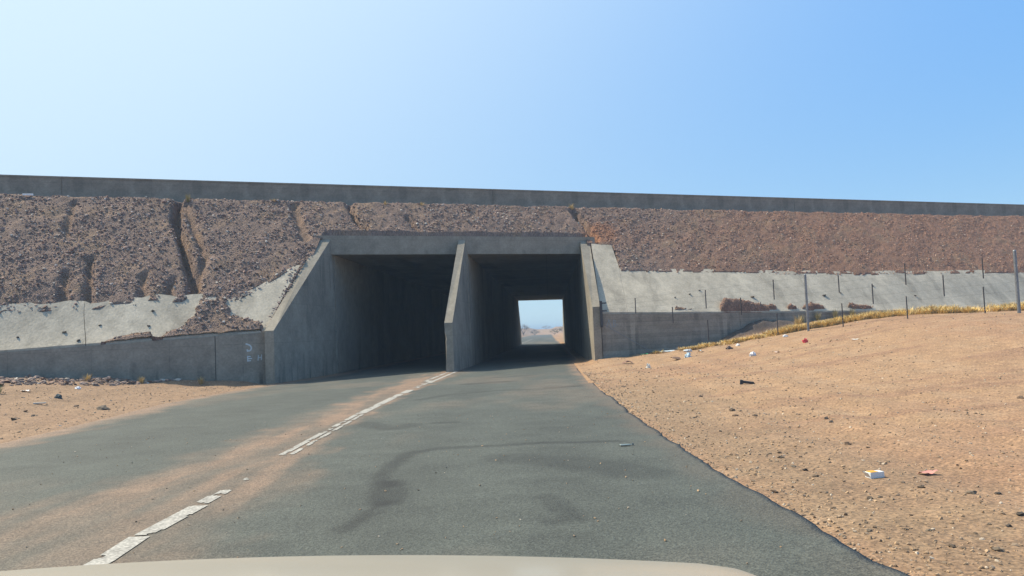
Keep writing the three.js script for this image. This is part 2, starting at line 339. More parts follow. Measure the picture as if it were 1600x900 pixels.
const fan = [[-11.85, 32.7], [-10.96, 32.6], [-10.6, 31.85], [-9.37, 31.2], [-9.2, 30.7], [-12.94, 30.7], [-13.95, 30.6], [-13.77, 30.98], [-13.3, 31.2], [-12.7, 31.22], [-12.3, 31.05], [-11.85, 31.35], [-11.6, 31.9]];
const gullies = [
  { p: [[-14.63, 38.9], [-14.1, 37.26], [-13.42, 35.84], [-12.71, 34.52], [-12.18, 33.46], [-11.79, 32.3]], w: 0.14, k: 0.5 }, { p: [[-14.21, 38.36], [-13.53, 37.06], [-12.86, 35.84], [-12.36, 34.88], [-12.21, 33.98], [-12.1, 33.29]], w: 0.12, k: 0.2 },
  { p: [[-17.7, 38.2], [-17.28, 36.97], [-16.95, 36.1]], w: 0.11, k: 0.13 }, { p: [[-15.7, 34.8], [-15.08, 33.38], [-14.7, 32.3]], w: 0.1, k: 0.22 }, { p: [[-16.0, 34.0], [-15.37, 32.5]], w: 0.12, k: 0.2 },
  { p: [[-8.45, 38.8], [-7.86, 37.43], [-7.3, 36.6]], w: 0.12, k: 0.36 }, { p: [[-5.9, 37.6], [-5.3, 36.6]], w: 0.09, k: 0.22 }, { p: [[1.4, 38.3], [1.84, 37.27], [2.12, 36.67], [2.3, 35.9]], w: 0.15, k: 0.42 },
  { p: [[-10.4, 38.4], [-9.78, 36.93], [-9.35, 35.9]], w: 0.2, k: 0.17 }, { p: [[-13.8, 33.9], [-13.3, 32.5]], w: 0.12, k: 0.18 }, { p: [[-12.9, 33.6], [-12.6, 32.5]], w: 0.13, k: 0.2 }, { p: [[-19.3, 35.2], [-18.5, 32.4]], w: 0.15, k: 0.1 },
];
// heaps of rubble washed down onto the foot of the right-hand paving: centre x, half width, height, depth up the slope
const heaps = [[8.5, 1.6, 0.32, 0.45], [10.7, 0.7, 0.09, 0.25], [11.9, 1.0, 0.12, 0.28], [14.4, 1.2, 0.1, 0.28], [5.6, 0.7, 0.08, 0.2]];
function heapY(x, d0) {
  let h = 0;
  for (const [cx, hw, ht, dp] of heaps) { const u = (x - cx) / hw + (fbm(x * 2, d0 * 2, 3, 139) - 0.5) * 0.6; if (Math.abs(u) < 1) { const pr = u < -0.45 ? sm(-1, -0.45, u) : 1 - sm(-0.45, 1, u) * 0.999, dd = dp * (0.35 + 0.65 * pr); h = Math.max(h, ht * Math.pow(pr, 0.75) * sm(30.97, 31.22, d0) * (1 - sm(31.15 + dd * 0.3, 31.15 + dd * 1.5, d0)) * (0.45 + 1.1 * fbm(x * 3, d0 * 3, 4, 140))); } }
  return h;
}
function cover(x, d0) {                                  // 1 = bare soil and rubble, 0 = paving shows
  if (x < -4 && d0 < upL(x) && !(inPoly(x + (fbm(x * 3, d0 * 3, 3, 141) - 0.5) * 0.35, d0 + (fbm(x * 3, d0 * 3, 3, 142) - 0.5) * 0.25, fan))) return 0;
  if (x > 0 && d0 < upR(x) && heapY(x, d0) < 0.05) return 0;
  return 1;
}
function soilY(x, d0, cov = cover(x, d0)) {
  let y = surfY(x, d0);
  if (d0 > CREST + 1.6) return y - 0.05;
  if (x > -8.8 && x < 1.86 && d0 > 36.1 && d0 < 36.42) return 5.44;
  const over = x < -4 ? sm(-0.05, 0.6, d0 - upL(x)) : x > 2 ? sm(-0.05, 0.5, d0 - upR(x)) : 1, thin = cov && d0 < 32.7 ? 1 : over;   // the cover thins out towards the paving
  y += ((fbm(x * 1.1, d0 * 1.1, 3, 150) - 0.5) * 0.16 + (fbm(x * 5, d0 * 5, 3, 151) - 0.5) * 0.09) * (0.25 + 0.75 * thin) + 0.035;
  for (const g of gullies) { const [q, a] = segDist(x, d0, g.p); const w = g.w * (0.7 + 0.6 * vnoise(a * 9, 3, 152)); if (q < w * 3) y -= g.k * 1.25 * Math.exp(-Math.pow(q / w, 2.6)); }
  y += heapY(x, d0);
  if (x < -4 && cov && d0 < upL(x) - 0.04) y += 0.1;
  if (!cov) y = surfY(x, d0) - 0.22;
  return y;
}
const redness = (x, d0) => clamp01(sm(-1, 14, x + (fbm(x * 0.3, d0 * 0.5, 3, 160) - 0.5) * 9) * 0.85 + 0.9 * (1 - sm(0.25, 1.1, Math.hypot((x - 2.5) * 0.9, d0 - 36.5))));
const bank = new THREE.Group(); bank.name = 'embankment'; bank.userData = { kind: 'structure' }; scene.add(bank);
{
  const xs = steps([[-400, -60, 40], [-60, -24, 1], [-24, -22, 0.2], [-22, 6, 0.07], [6, 30, 0.1], [30, 50, 0.4], [50, 80, 1.5], [80, 500, 40]]);
  const es = steps([[31.0, 39.4, 0.085], [39.4, 41, 0.4], [41, 86, 8], [86, 96, 0.7]]);
  const g = gridMesh(xs.length, es.length, (i, j) => { const x = xs[i], e = es[j]; return [x, soilY(x, e), -(e + SK * x)]; }, (i, j) => {
    const x = xs[i], e = es[j], r = redness(x, e), mid = fbm(x * 1.6, e * 1.6, 4, 161), fine = fbm(x * 8, e * 8, 2, 162);
    let c = [0.335, 0.225, 0.172].map((v, k) => lerp(v, [0.41, 0.205, 0.118][k], r));
    c = c.map((v, k) => lerp(v, [0.43, 0.275, 0.16][k], 0.5 * sm(0.5, 0.75, mid)));
    for (const gl of gullies) { const [q] = segDist(x, e, gl.p); if (q < gl.w * 2) c = c.map((v, k) => lerp(v, [0.40, 0.235, 0.13][k], 0.45 * (1 - sm(gl.w * 0.3, gl.w * 1.1, q)))); }
    if (Math.hypot(x - 2.5, e - 36.4) < 1) c = c.map((v, k) => lerp(v, [0.46, 0.21, 0.11][k], 0.8 * (1 - sm(0.35, 0.9, Math.hypot(x - 2.5, e - 36.4) + (mid - 0.5) * 0.6))));
    if (x > 0 && e < 32.2) c = c.map((v, k) => lerp(v, [0.33, 0.19, 0.125][k], 0.6));
    const f = 0.8 + 0.4 * fine; return c.map(v => v * f);
  }, (i, j) => {
    const x = (xs[i] + xs[i + 1]) / 2, e = (es[j] + es[j + 1]) / 2;
    return !(x > wingL(Math.min(e, 36)) + 0.12 && x < 1.9 && (e < 36.25 || e > 88.4));
  }, 1.1);
  mesh('soil', g, M.soil, bank);
  // loose rubble all over the slope
  const lists = [[], [], []], area = [-22, 34];
  const add = (x, e, s) => {
    const r = redness(x, e), t = rnd(), v = rr(0.55, 1.35);
    let c = t < 0.08 ? [0.52, 0.45, 0.37] : t < 0.3 ? [0.34, 0.27, 0.225] : [0.31, 0.208, 0.165];
    c = c.map((q, k) => lerp(q, [0.41, 0.205, 0.12][k], r * (t < 0.08 ? 0.35 : 0.75)) * v);
    lists[Math.floor(rnd() * 3)].push({ p: [x, soilY(x, e) + s * 0.22, -(e + SK * x)], s, c });
  };
  for (let n = 0; n < 95000; n++) {
    const x = rr(...area), e = rr(31.1, 39.6), q = rnd();
    if (x > wingL(Math.min(e, 36)) - 0.05 && x < 2.05 && e < 36.45) continue;
    if (!cover(x, e) || rnd() < 0.15 * sm(-1, 12, x) + 0.75 * sm(0.48, 0.66, fbm(x * 0.9, e * 0.9, 4, 163))) continue;
    if (gullies.some(g => segDist(x, e, g.p)[0] < g.w * 0.8)) continue;
    add(x, e, (0.015 + 0.045 * q * q * q * q + (rnd() < 0.012 ? 0.05 * rnd() : 0)) * (1 - 0.2 * sm(-1, 12, x)));
  }
  for (let n = 0; n < 160; n++) { const t = rnd(), e = rr(31.2, 35.6); lists[n % 3].push({ p: [wingL(e) - 0.02 - 0.3 * t * t, surfY(-9.2, e) + 0.06, -(e + SK * -9.2)], s: rr(0.02, 0.06), c: [0.26, 0.19, 0.16] }); }
  lists.forEach((l, k) => scatter('rubble', rock(1, 200 + k, 0, 0.7), M.stone, l, bank));
}

// ---------------------------------------------------------------- concrete slope paving
function slabGeo(x0, x1, top, s0 = 0.43, s1 = 0.43, low = () => 31.05) {   // s0, s1: lean of the two end joints, square to the wall
  const nx = Math.max(2, Math.round((x1 - x0) / 0.16)), ny = 14, P = [], I = [];
  for (let lay = 0; lay < 2; lay++) for (let j = 0; j <= ny; j++) for (let i = 0; i <= nx; i++) {
    const xb = lerp(x0, x1, i / nx), et = lerp(low(xb), top(xb), j / ny), x = xb - lerp(s0, s1, i / nx) * (et - 31.05), e = lerp(low(x), top(x), j / ny);
    P.push(x, surfY(x, e) + (lay ? -0.13 : 0.03 + (fbm(x * 0.7, e * 0.7, 2, 170) - 0.5) * 0.03), -(e + SK * x));
  }
  const N = (nx + 1) * (ny + 1), at = (i, j, l) => l * N + j * (nx + 1) + i;
  for (let j = 0; j < ny; j++) for (let i = 0; i < nx; i++) { const a = at(i, j, 0), b = at(i + 1, j, 0), c = at(i, j + 1, 0), d = at(i + 1, j + 1, 0); I.push(a, b, d, a, d, c); }
  for (let i = 0; i < nx; i++) for (const j of [0, ny]) { const a = at(i, j, 0), b = at(i + 1, j, 0), c = at(i, j, 1), d = at(i + 1, j, 1); j ? I.push(a, b, d, a, d, c) : I.push(a, d, b, a, c, d); }
  for (let j = 0; j < ny; j++) for (const i of [0, nx]) { const a = at(i, j, 0), b = at(i, j + 1, 0), c = at(i, j, 1), d = at(i, j + 1, 1); i ? I.push(a, d, b, a, c, d) : I.push(a, b, d, a, d, c); }
  const g = new THREE.BufferGeometry(); g.setAttribute('position', new THREE.Float32BufferAttribute(P, 3)); g.setIndex(I);
  return boxUV(g, 3.7);
}
{
  const a = thing('slope_paving', 'pale concrete slope paving half buried by rubble, left of the tunnels', 'paving', 'concrete slope paving');
  const b = thing('slope_paving', 'long grey concrete slope paving behind the wire fence, right of the tunnels', 'paving', 'concrete slope paving');
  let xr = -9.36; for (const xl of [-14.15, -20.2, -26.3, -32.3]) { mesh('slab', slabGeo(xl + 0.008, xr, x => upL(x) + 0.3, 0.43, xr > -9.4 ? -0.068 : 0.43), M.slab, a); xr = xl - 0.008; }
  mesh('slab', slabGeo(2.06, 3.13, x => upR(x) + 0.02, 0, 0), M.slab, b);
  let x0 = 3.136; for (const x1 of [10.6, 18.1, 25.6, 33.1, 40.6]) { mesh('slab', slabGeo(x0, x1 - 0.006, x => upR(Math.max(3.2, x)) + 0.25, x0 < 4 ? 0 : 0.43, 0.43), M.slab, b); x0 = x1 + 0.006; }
}

// ---------------------------------------------------------------- underpass
const H36 = x => 36 + SK * x;
{
  const u = thing('underpass', 'concrete double box underpass with sloping wing walls, cut through the embankment', 'underpass');
  const dF = x => 88.5 + SK * x;
  // tunnel walls
  mesh('side_wall', prism([[-8.46, H36(-8.46) + 0.36], [-8.34, dF(-8.34)], [-8.8, dF(-8.8)], [-8.9, H36(-8.9) + 0.36]], -0.3, 4.74, 17), M.tunnel, u);
  mesh('dividing_wall', prism([[-3.3, H36(-3.3) + 0.36], [-3.12, dF(-3.12)], [-3.48, dF(-3.48)], [-3.62, H36(-3.62) + 0.36]], -0.3, 4.74, 17), M.tunnel, u);
  mesh('side_wall', prism([[1.57, H36(1.57) + 0.36], [1.6, dF(1.6)], [2.0, dF(2.0)], [1.98, H36(1.98) + 0.36]], -0.3, 4.74, 17), M.tunnel, u);
  mesh('roof_slab', prism([[-9.0, H36(-9.0) + 0.36], [2.1, H36(2.1) + 0.36], [2.1, dF(2.1)], [-9.0, dF(-9.0)]], 4.743, 5.3, 17), M.tunnel, u);
  mesh('headwall', prism([[-9.15, H36(-9.15)], [2.25, H36(2.25)], [2.25, H36(2.25) + 0.355], [-9.15, H36(-9.15) + 0.355]], 4.74, 5.5), M.concrete, u);
  // stubs that carry the headwall beside and between the openings, then the wing walls running forward
  const wing = (name, inN, outN, dN, yN, inH, outH, yH) => {
    const dI = H36(inH) - 0.004, dO = H36(outH) - 0.004, n = 10, pts = [], tops = [];
    const nose = Math.min(inN, outN), wide = Math.max(inN, outN);
    const g = mergeGeometries([prism([[inN, dN], [outN, dN], [outH, dO], [inH, dI]], -0.3, [yN, yN, yH, yH]),
      prism([[inH, dI], [outH, dO], [outH, dO + 0.36], [inH, dI + 0.36]], -0.3, 4.736)]);
    return mesh(name, g, M.concrete, u);
  };
  wing('wing_wall', -8.99, -9.3, 26.45, 1.74, -8.5, -8.92, 5.34);
  wing('wing_wall', 1.72, 2.02, 31.85, 2.2, 1.57, 2.0, 5.3);
  { // the dividing wall's nose, its leading arris chipped by traffic
    const nY = 26, P = [], dN = 29.9, dH = H36(-3.4) - 0.004, lo = -0.3, hi = 1.8;
    const chip = y => 0.02 * (hash(Math.round(y * 14), 5) - 0.3) + 0.07 * sm(0.2, 0.5, y) * (1 - sm(1.2, 1.5, y)) * vnoise(y * 3, 2, 6);
    const quad = (a, b, c, d) => P.push(...a, ...b, ...c, ...a, ...c, ...d);
    for (let k = 0; k < nY; k++) {
      const y0 = lerp(lo, hi, k / nY), y1 = lerp(lo, hi, (k + 1) / nY), c0 = chip(y0), c1 = chip(y1);
      quad([-3.82 + c0, y0, -dN], [-3.52, y0, -dN], [-3.52, y1, -dN], [-3.82 + c1, y1, -dN]);
      quad([-3.82, y0, -dN - 0.1 - c0], [-3.82 + c0, y0, -dN], [-3.82 + c1, y1, -dN], [-3.82, y1, -dN - 0.1 - c1]);
    }
    const g1 = new THREE.BufferGeometry(); g1.setAttribute('position', new THREE.Float32BufferAttribute(P, 3));
    const cap = new THREE.BufferGeometry(); const A = [-3.82, hi, -dN], B = [-3.52, hi, -dN], C = [-3.37, 5.34, -dH - 0.01], D = [-3.65, 5.34, -dH + 0.09], b4 = y => [[-3.82, y, -dN - 0.1], [-3.65, y, -dH + 0.09]];
    const Q = [...A, ...B, ...C, ...A, ...C, ...D];
    const side = (a, b, c, d) => Q.push(...a, ...b, ...c, ...a, ...c, ...d);
    side([-3.52, lo, -dN], [-3.3, lo, -dH], C, B); side([-3.65, lo, -dH + 0.09], [-3.82, lo, -dN - 0.1], [-3.82, hi, -dN - 0.1], D); Q.push(-3.82, hi, -dN - 0.1, ...A, ...D);
    side([-3.3, lo, -dH], [-3.65, lo, -dH + 0.09], D, C);
    cap.setAttribute('position', new THREE.Float32BufferAttribute(Q, 3));
    mesh('wing_wall', mergeGeometries([boxUV(g1, 4), boxUV(cap, 4), prism([[-3.3, dH], [-3.65, H36(-3.65) - 0.004], [-3.62, H36(-3.62) + 0.36], [-3.3, H36(-3.3) + 0.36]], -0.3, 4.736)]), M.concrete, u);
  }
  // far portal
  mesh('headwall', prism([[-9.15, dF(-9.15) + 0.003], [2.25, dF(2.25) + 0.003], [2.25, dF(2.25) + 0.35], [-9.15, dF(-9.15) + 0.35]], 4.74, 5.5), M.concrete, u);
  for (const [a, b] of [[-8.8, -8.36], [-3.48, -3.14], [1.6, 1.98]])
    mesh('wing_wall', prism([[a, dF(a) + 0.004], [b, dF(b) + 0.004], [b, dF(b) + 5.2], [a, dF(a) + 5.2]], -0.3, [4.735, 4.735, 1.7, 1.7]), M.concrete, u);
}

// ---------------------------------------------------------------- retaining walls and parapet
function wallPanel(x0, x1, th = 0.3) {
  const f = x => 31 - 0.0 + SK * x;
  return prism([[x0, f(x0)], [x1, f(x1)], [x1, f(x1) + th], [x0, f(x0) + th]], -0.4, [wallTop(x0), wallTop(x1), wallTop(x1), wallTop(x0)]);
}
function lettering(w, h, draw, x, y, parent, color) {    // weathered paint on a wall face
  const c = document.createElement('canvas'); c.width = 256; c.height = 256; const k = c.getContext('2d'); k.fillStyle = '#000'; k.fillRect(0, 0, 256, 256); k.strokeStyle = '#fff'; k.fillStyle = '#fff'; k.lineCap = 'round'; draw(k);
  const t = new THREE.CanvasTexture(c), m = std({ color, alphaMap: t, transparent: true });
  const o = mesh('painted_letters', new THREE.PlaneGeometry(w, h), m, parent), th = Math.atan(SK);
  o.position.set(x + 0.004 * Math.sin(th), y, -(31 + SK * x) + 0.004 * Math.cos(th)); o.rotation.y = th; return o;
}
{
  const a = thing('retaining_wall', 'low shaded concrete retaining wall left of the tunnels, with pale painted letters', 'wall');
  let xr = -9.33; for (const xl of [-10.76, -16.7, -22.7, -28.7, -40, -60]) { mesh('wall_panel', wallPanel(xl + 0.012, xr), M.concrete, a); xr = xl - 0.012; }
  lettering(0.62, 0.66, k => { k.lineWidth = 19; k.globalAlpha = 0.85; k.beginPath(); k.moveTo(30, 8); k.quadraticCurveTo(112, 30, 90, 80); k.quadraticCurveTo(70, 110, 42, 88); k.moveTo(42, 84); k.lineTo(44, 100); k.stroke();
    k.lineWidth = 14; k.beginPath(); k.moveTo(45, 165); k.lineTo(45, 225); k.moveTo(45, 168); k.lineTo(78, 168); k.moveTo(45, 195); k.lineTo(95, 195); k.moveTo(45, 222); k.lineTo(80, 222); k.stroke(); k.globalAlpha = 0.7;
    k.beginPath(); k.moveTo(185, 160); k.lineTo(178, 220); k.moveTo(225, 155); k.lineTo(222, 215); k.moveTo(180, 190); k.lineTo(224, 186); k.stroke(); }, -9.68, 1.03, a, rgb(0.62, 0.68, 0.68));
  const b = thing('retaining_wall', 'shaded concrete retaining wall behind the dry grass, right of the tunnels', 'wall');
  let x0 = 2.05; for (const x1 of [8.0, 14.0, 20.0, 26.0, 32.0, 44.0]) { mesh('wall_panel', wallPanel(x0, x1 - 0.006), M.formed, b); x0 = x1 + 0.006; }
  lettering(0.6, 0.36, k => { k.lineWidth = 15; k.globalAlpha = 0.5; k.beginPath(); k.moveTo(30, 230); k.lineTo(75, 20); k.lineTo(120, 230); k.moveTo(45, 160); k.lineTo(108, 160); k.moveTo(160, 225); k.lineTo(165, 25); k.quadraticCurveTo(235, 60, 168, 120); k.quadraticCurveTo(255, 160, 162, 225); k.stroke(); }, 2.45, 1.52, b, rgb(0.5, 0.55, 0.55));
  const p = thing('parapet', 'long dark concrete parapet barrier along the embankment crest', 'barrier');
  const f = (x, o) => CREST + 1.5 + o + SK * x, cut = [-260, -140, -80, -50, -35.5, -18.95, -2.4, 14.15, 30.7, 47.25, 80, 140, 260];
  for (let i = 0; i < cut.length - 1; i++) {
    const q = cut[i] + 0.006, r = cut[i + 1] - 0.006, P = [[q, f(q, 0)], [r, f(r, 0)], [r, f(r, 0.3)], [q, f(q, 0.3)]];
    const s = mesh('barrier_segment', prism(P, 6.6, 8.19), M.barrier, p);
    mesh('coping', prism([[q, f(q, -0.025)], [r, f(r, -0.025)], [r, f(r, 0.325)], [q, f(q, 0.325)]], 8.193, 8.26), M.barrier, s);
  }
}

scene.fog = new THREE.FogExp2(new THREE.Color(0.56, 0.76, 1.0), 0.0011);
//@@BEGIN
// ---------------------------------------------------------------- wire fence
{
  const f = thing('wire_fence', 'thin wire fence with steel posts and short dark droppers, above the dirt bank', 'fence');
  const A = [1.98, 31.75], B = [9.2, 29.6], C = [14.3, 25.6], E = [19.6, 21.4];
  const post = (x, d, y0, y1, r) => {
    const g = new THREE.CylinderGeometry(r, r, y1 - y0, 10); g.translate(0, (y0 + y1) / 2, 0);
    const p = mesh('post', g, M.steel, f); p.position.set(x, 0, -d);
    const c = mesh('post_cap', new THREE.SphereGeometry(r * 1.08, 10, 6, 0, 6.283, 0, 1.57), M.steel, p); c.position.y = y1; return p;
  };
  post(...B, 0.5, 2.93, 0.042); post(...C, 0.7, 3.15, 0.05); post(...E, 0.8, 3.2, 0.05);
  const anchor = mesh('post', prism([[1.99, 31.74], [2.09, 31.74], [2.09, 31.84], [1.99, 31.84]], 1.4, 2.42, 1), M.darkSteel, f);
  for (const y of [2.0, 2.3]) mesh('bracket', prism([[2.093, 31.76], [2.26, 31.79], [2.26, 31.82], [2.093, 31.82]], y, y + 0.05, 1), M.darkSteel, f);
  const on = (P, Q, t) => [lerp(P[0], Q[0], t), lerp(P[1], Q[1], t)];
  const drop = (P, Q, t, y0, y1) => { const [x, d] = on(P, Q, t), g = new THREE.BoxGeometry(0.032, y1 - y0, 0.02); g.translate(0, (y0 + y1) / 2, 0); const o = mesh('dropper', g, M.darkSteel, f); o.position.set(x, 0, -d); o.rotation.y = 0.3; };
  for (const [t, y1, y0] of [[0.186, 2.45, 1.86], [0.37, 2.04, 1.43], [0.535, 2.61, 1.92], [0.538, 1.5, 0.72], [0.70, 2.26, 1.62], [0.855, 2.84, 2.12], [0.863, 1.61, 0.86]]) drop(A, B, t, y0, y1);
  for (const [t, y1, y0] of [[0.179, 2.84, 2.24], [0.188, 1.86, 1.02], [0.349, 2.47, 1.78], [0.514, 3.05, 2.35], [0.511, 1.97, 1.18], [0.687, 2.58, 1.9], [0.863, 3.05, 2.39], [0.859, 2.13, 1.3]]) drop(B, C, t, y0, y1);
  const tops = [2.36, 2.86, 3.08, 3.12], feet = [1.45, 1.1, 1.38, 1.45];
  for (let k = 0; k < 7; k++) {
    const pts = [A, B, C, E].map(([x, d], i) => new THREE.Vector3(x + 0.05, lerp(feet[i], tops[i], k / 6), -d));
    const path = new THREE.CurvePath(); for (let i = 0; i < 3; i++) path.add(new THREE.LineCurve3(pts[i], pts[i + 1]));
    mesh('wire', new THREE.TubeGeometry(path, 12, 0.0016, 4), M.darkSteel, f);
  }
  mesh('stay_wire', new THREE.TubeGeometry(new THREE.LineCurve3(new THREE.Vector3(2.12, 1.5, -31.7), new THREE.Vector3(4.1, 0.28, -32.4)), 2, 0.011, 5), M.steel, f);
}

// ---------------------------------------------------------------- dry grass
function tuftGeo(n, h, spread, s, wide = 0.006) {
  const P = [], q = seed; seed = s;
  for (let i = 0; i < n; i++) {
    const a = rr(0, 6.283), r = rr(0, spread * 0.35), x = Math.cos(a) * r, z = Math.sin(a) * r, b = a + rr(-0.8, 0.8), hh = h * rr(0.45, 1.05), ln = spread * rr(0.25, 1.0), w = wide * rr(0.7, 1.4), cx = -Math.sin(b) * w, cz = Math.cos(b) * w;
    const m = [x + Math.cos(b) * ln * 0.35, hh * 0.6, z + Math.sin(b) * ln * 0.35], t = [x + Math.cos(b) * ln, hh, z + Math.sin(b) * ln];
    P.push(x - cx, 0, z - cz, x + cx, 0, z + cz, m[0] + cx, m[1], m[2] + cz, x - cx, 0, z - cz, m[0] + cx, m[1], m[2] + cz, m[0] - cx, m[1], m[2] - cz, m[0] - cx, m[1], m[2] - cz, m[0] + cx, m[1], m[2] + cz, ...t);
  }
  seed = q;
  const g = new THREE.BufferGeometry(); g.setAttribute('position', new THREE.Float32BufferAttribute(P, 3)); g.computeVertexNormals(); g.setAttribute('uv', new THREE.BufferAttribute(new Float32Array(P.length / 3 * 2), 2)); return g;
}
const grassM = std({ color: 0xffffff, roughness: 0.85, side: THREE.DoubleSide });
const strawM = new THREE.MeshPhysicalMaterial({ color: rgb(0.50, 0.36, 0.15), roughness: 0.9, side: THREE.DoubleSide, transmission: 0.25, thickness: 0 });
const oliveM = new THREE.MeshPhysicalMaterial({ color: rgb(0.27, 0.23, 0.10), roughness: 0.9, side: THREE.DoubleSide, transmission: 0.25, thickness: 0 });
{
  const line = [[4.0, 31.9], [5.65, 31.0], [8, 30.7], [9.9, 30.5], [12, 29.8], [15, 27.6], [20, 23.6]], list = [];
  for (let n = 0; n < 4200; n++) {
    const x = rr(3.9, 20), base = pl(line, x), wd = pl([[4, 0.2], [6, 0.7], [10, 1.0], [14, 1.6], [20, 2]], x), d = base + wd * (rnd() - 0.25);
    if (d - SK * x > 30.9) continue;
    const patch = sm(0.3, 0.55, fbm(x * 1.3, d * 1.3, 3, 300)); if (rnd() > (0.12 + patch) * pl([[4, 0.1], [7, 0.5], [10, 0.9], [13, 1.1]], x)) continue;
    const v = rr(0.75, 1.15), c = rnd() < 0.2 ? [0.42, 0.31, 0.14] : rnd() < 0.3 ? [0.66, 0.52, 0.27] : [0.80, 0.58, 0.22];
    list.push({ p: [x, groundY(x, d) - 0.02, -d], r: [0, rr(0, 6.28), 0], s: [rr(0.8, 1.3), rr(0.4, 1.0) * (0.6 + 0.8 * fbm(x * 0.8, d, 3, 301)) * pl([[4, 0.6], [8, 0.95], [20, 1.05]], x), rr(0.8, 1.3)], c: c.map(q => q * v) });
  }
  const h = Math.floor(list.length / 2);
  const o = new THREE.Group(); o.name = 'dry_grass'; o.userData = { kind: 'stuff', label: 'golden dry grass strip behind the wire fence', category: 'grass' }; scene.add(o);
  for (const [a, b, s] of [[0, h, 11], [h, list.length, 12]]) scatter('grass_blades', tuftGeo(16, 0.34, 0.2, s, 0.008), grassM, list.slice(a, b), o);
  const tall = tuftGeo(90, 0.62, 0.3, 21, 0.008), low = tuftGeo(60, 0.34, 0.22, 22, 0.007);
  const tf = (g, m, x, d, y, s, label, group) => { const t = mesh('grass_tuft', g, m, scene); tag(t, label, 'grass tuft', group); t.position.set(x, y - 0.02, -d); t.scale.setScalar(s); t.rotation.y = x * 7; };
  tf(tall, strawM, 9.65, 32.3, groundY(9.65, 32.3), 0.95, 'tall pale straw tuft against the wall, left of the nearer-left fence post');
  for (const x of [10.9, 11.7, 12.6, 13.5]) { const d = 30.75 + SK * x; tf(tall, oliveM, x, d, groundY(x, d), 0.75, 'olive brown grass tuft at the foot of the right retaining wall', 'olive tufts along the right wall'); }
  tf(tall, oliveM, -14.15, 38.45 - SK * 14.15, 7.12, 0.6, 'olive weed tuft on the crest at the head of the deep gully');
  tf(low, strawM, 1.35, 38.5 + SK * 1.35, 7.12, 1.0, 'dry straw tuft on the crest above the right wing wall');
  for (const x of [-11.2, -6.9, -5.4]) tf(low, strawM, x, 38.5 + SK * x, 7.1, 0.8, 'thin straw tuft on the crest under the parapet, above the left tunnel', 'straw tufts on the crest');
  for (const [x, d] of [[-12.4, 24.4], [-13.6, 23.6], [-10.9, 25.2]]) tf(low, strawM, x, d, groundY(x, d), 0.8, 'thin dry weed at the foot of the left retaining wall', 'weeds along the left wall');
  tf(low, std({ color: rgb(0.07, 0.19, 0.05), side: THREE.DoubleSide }), -13.55, 19.6, groundY(-13.55, 19.6), 0.85, 'small green weed at the left edge of the dirt');
}

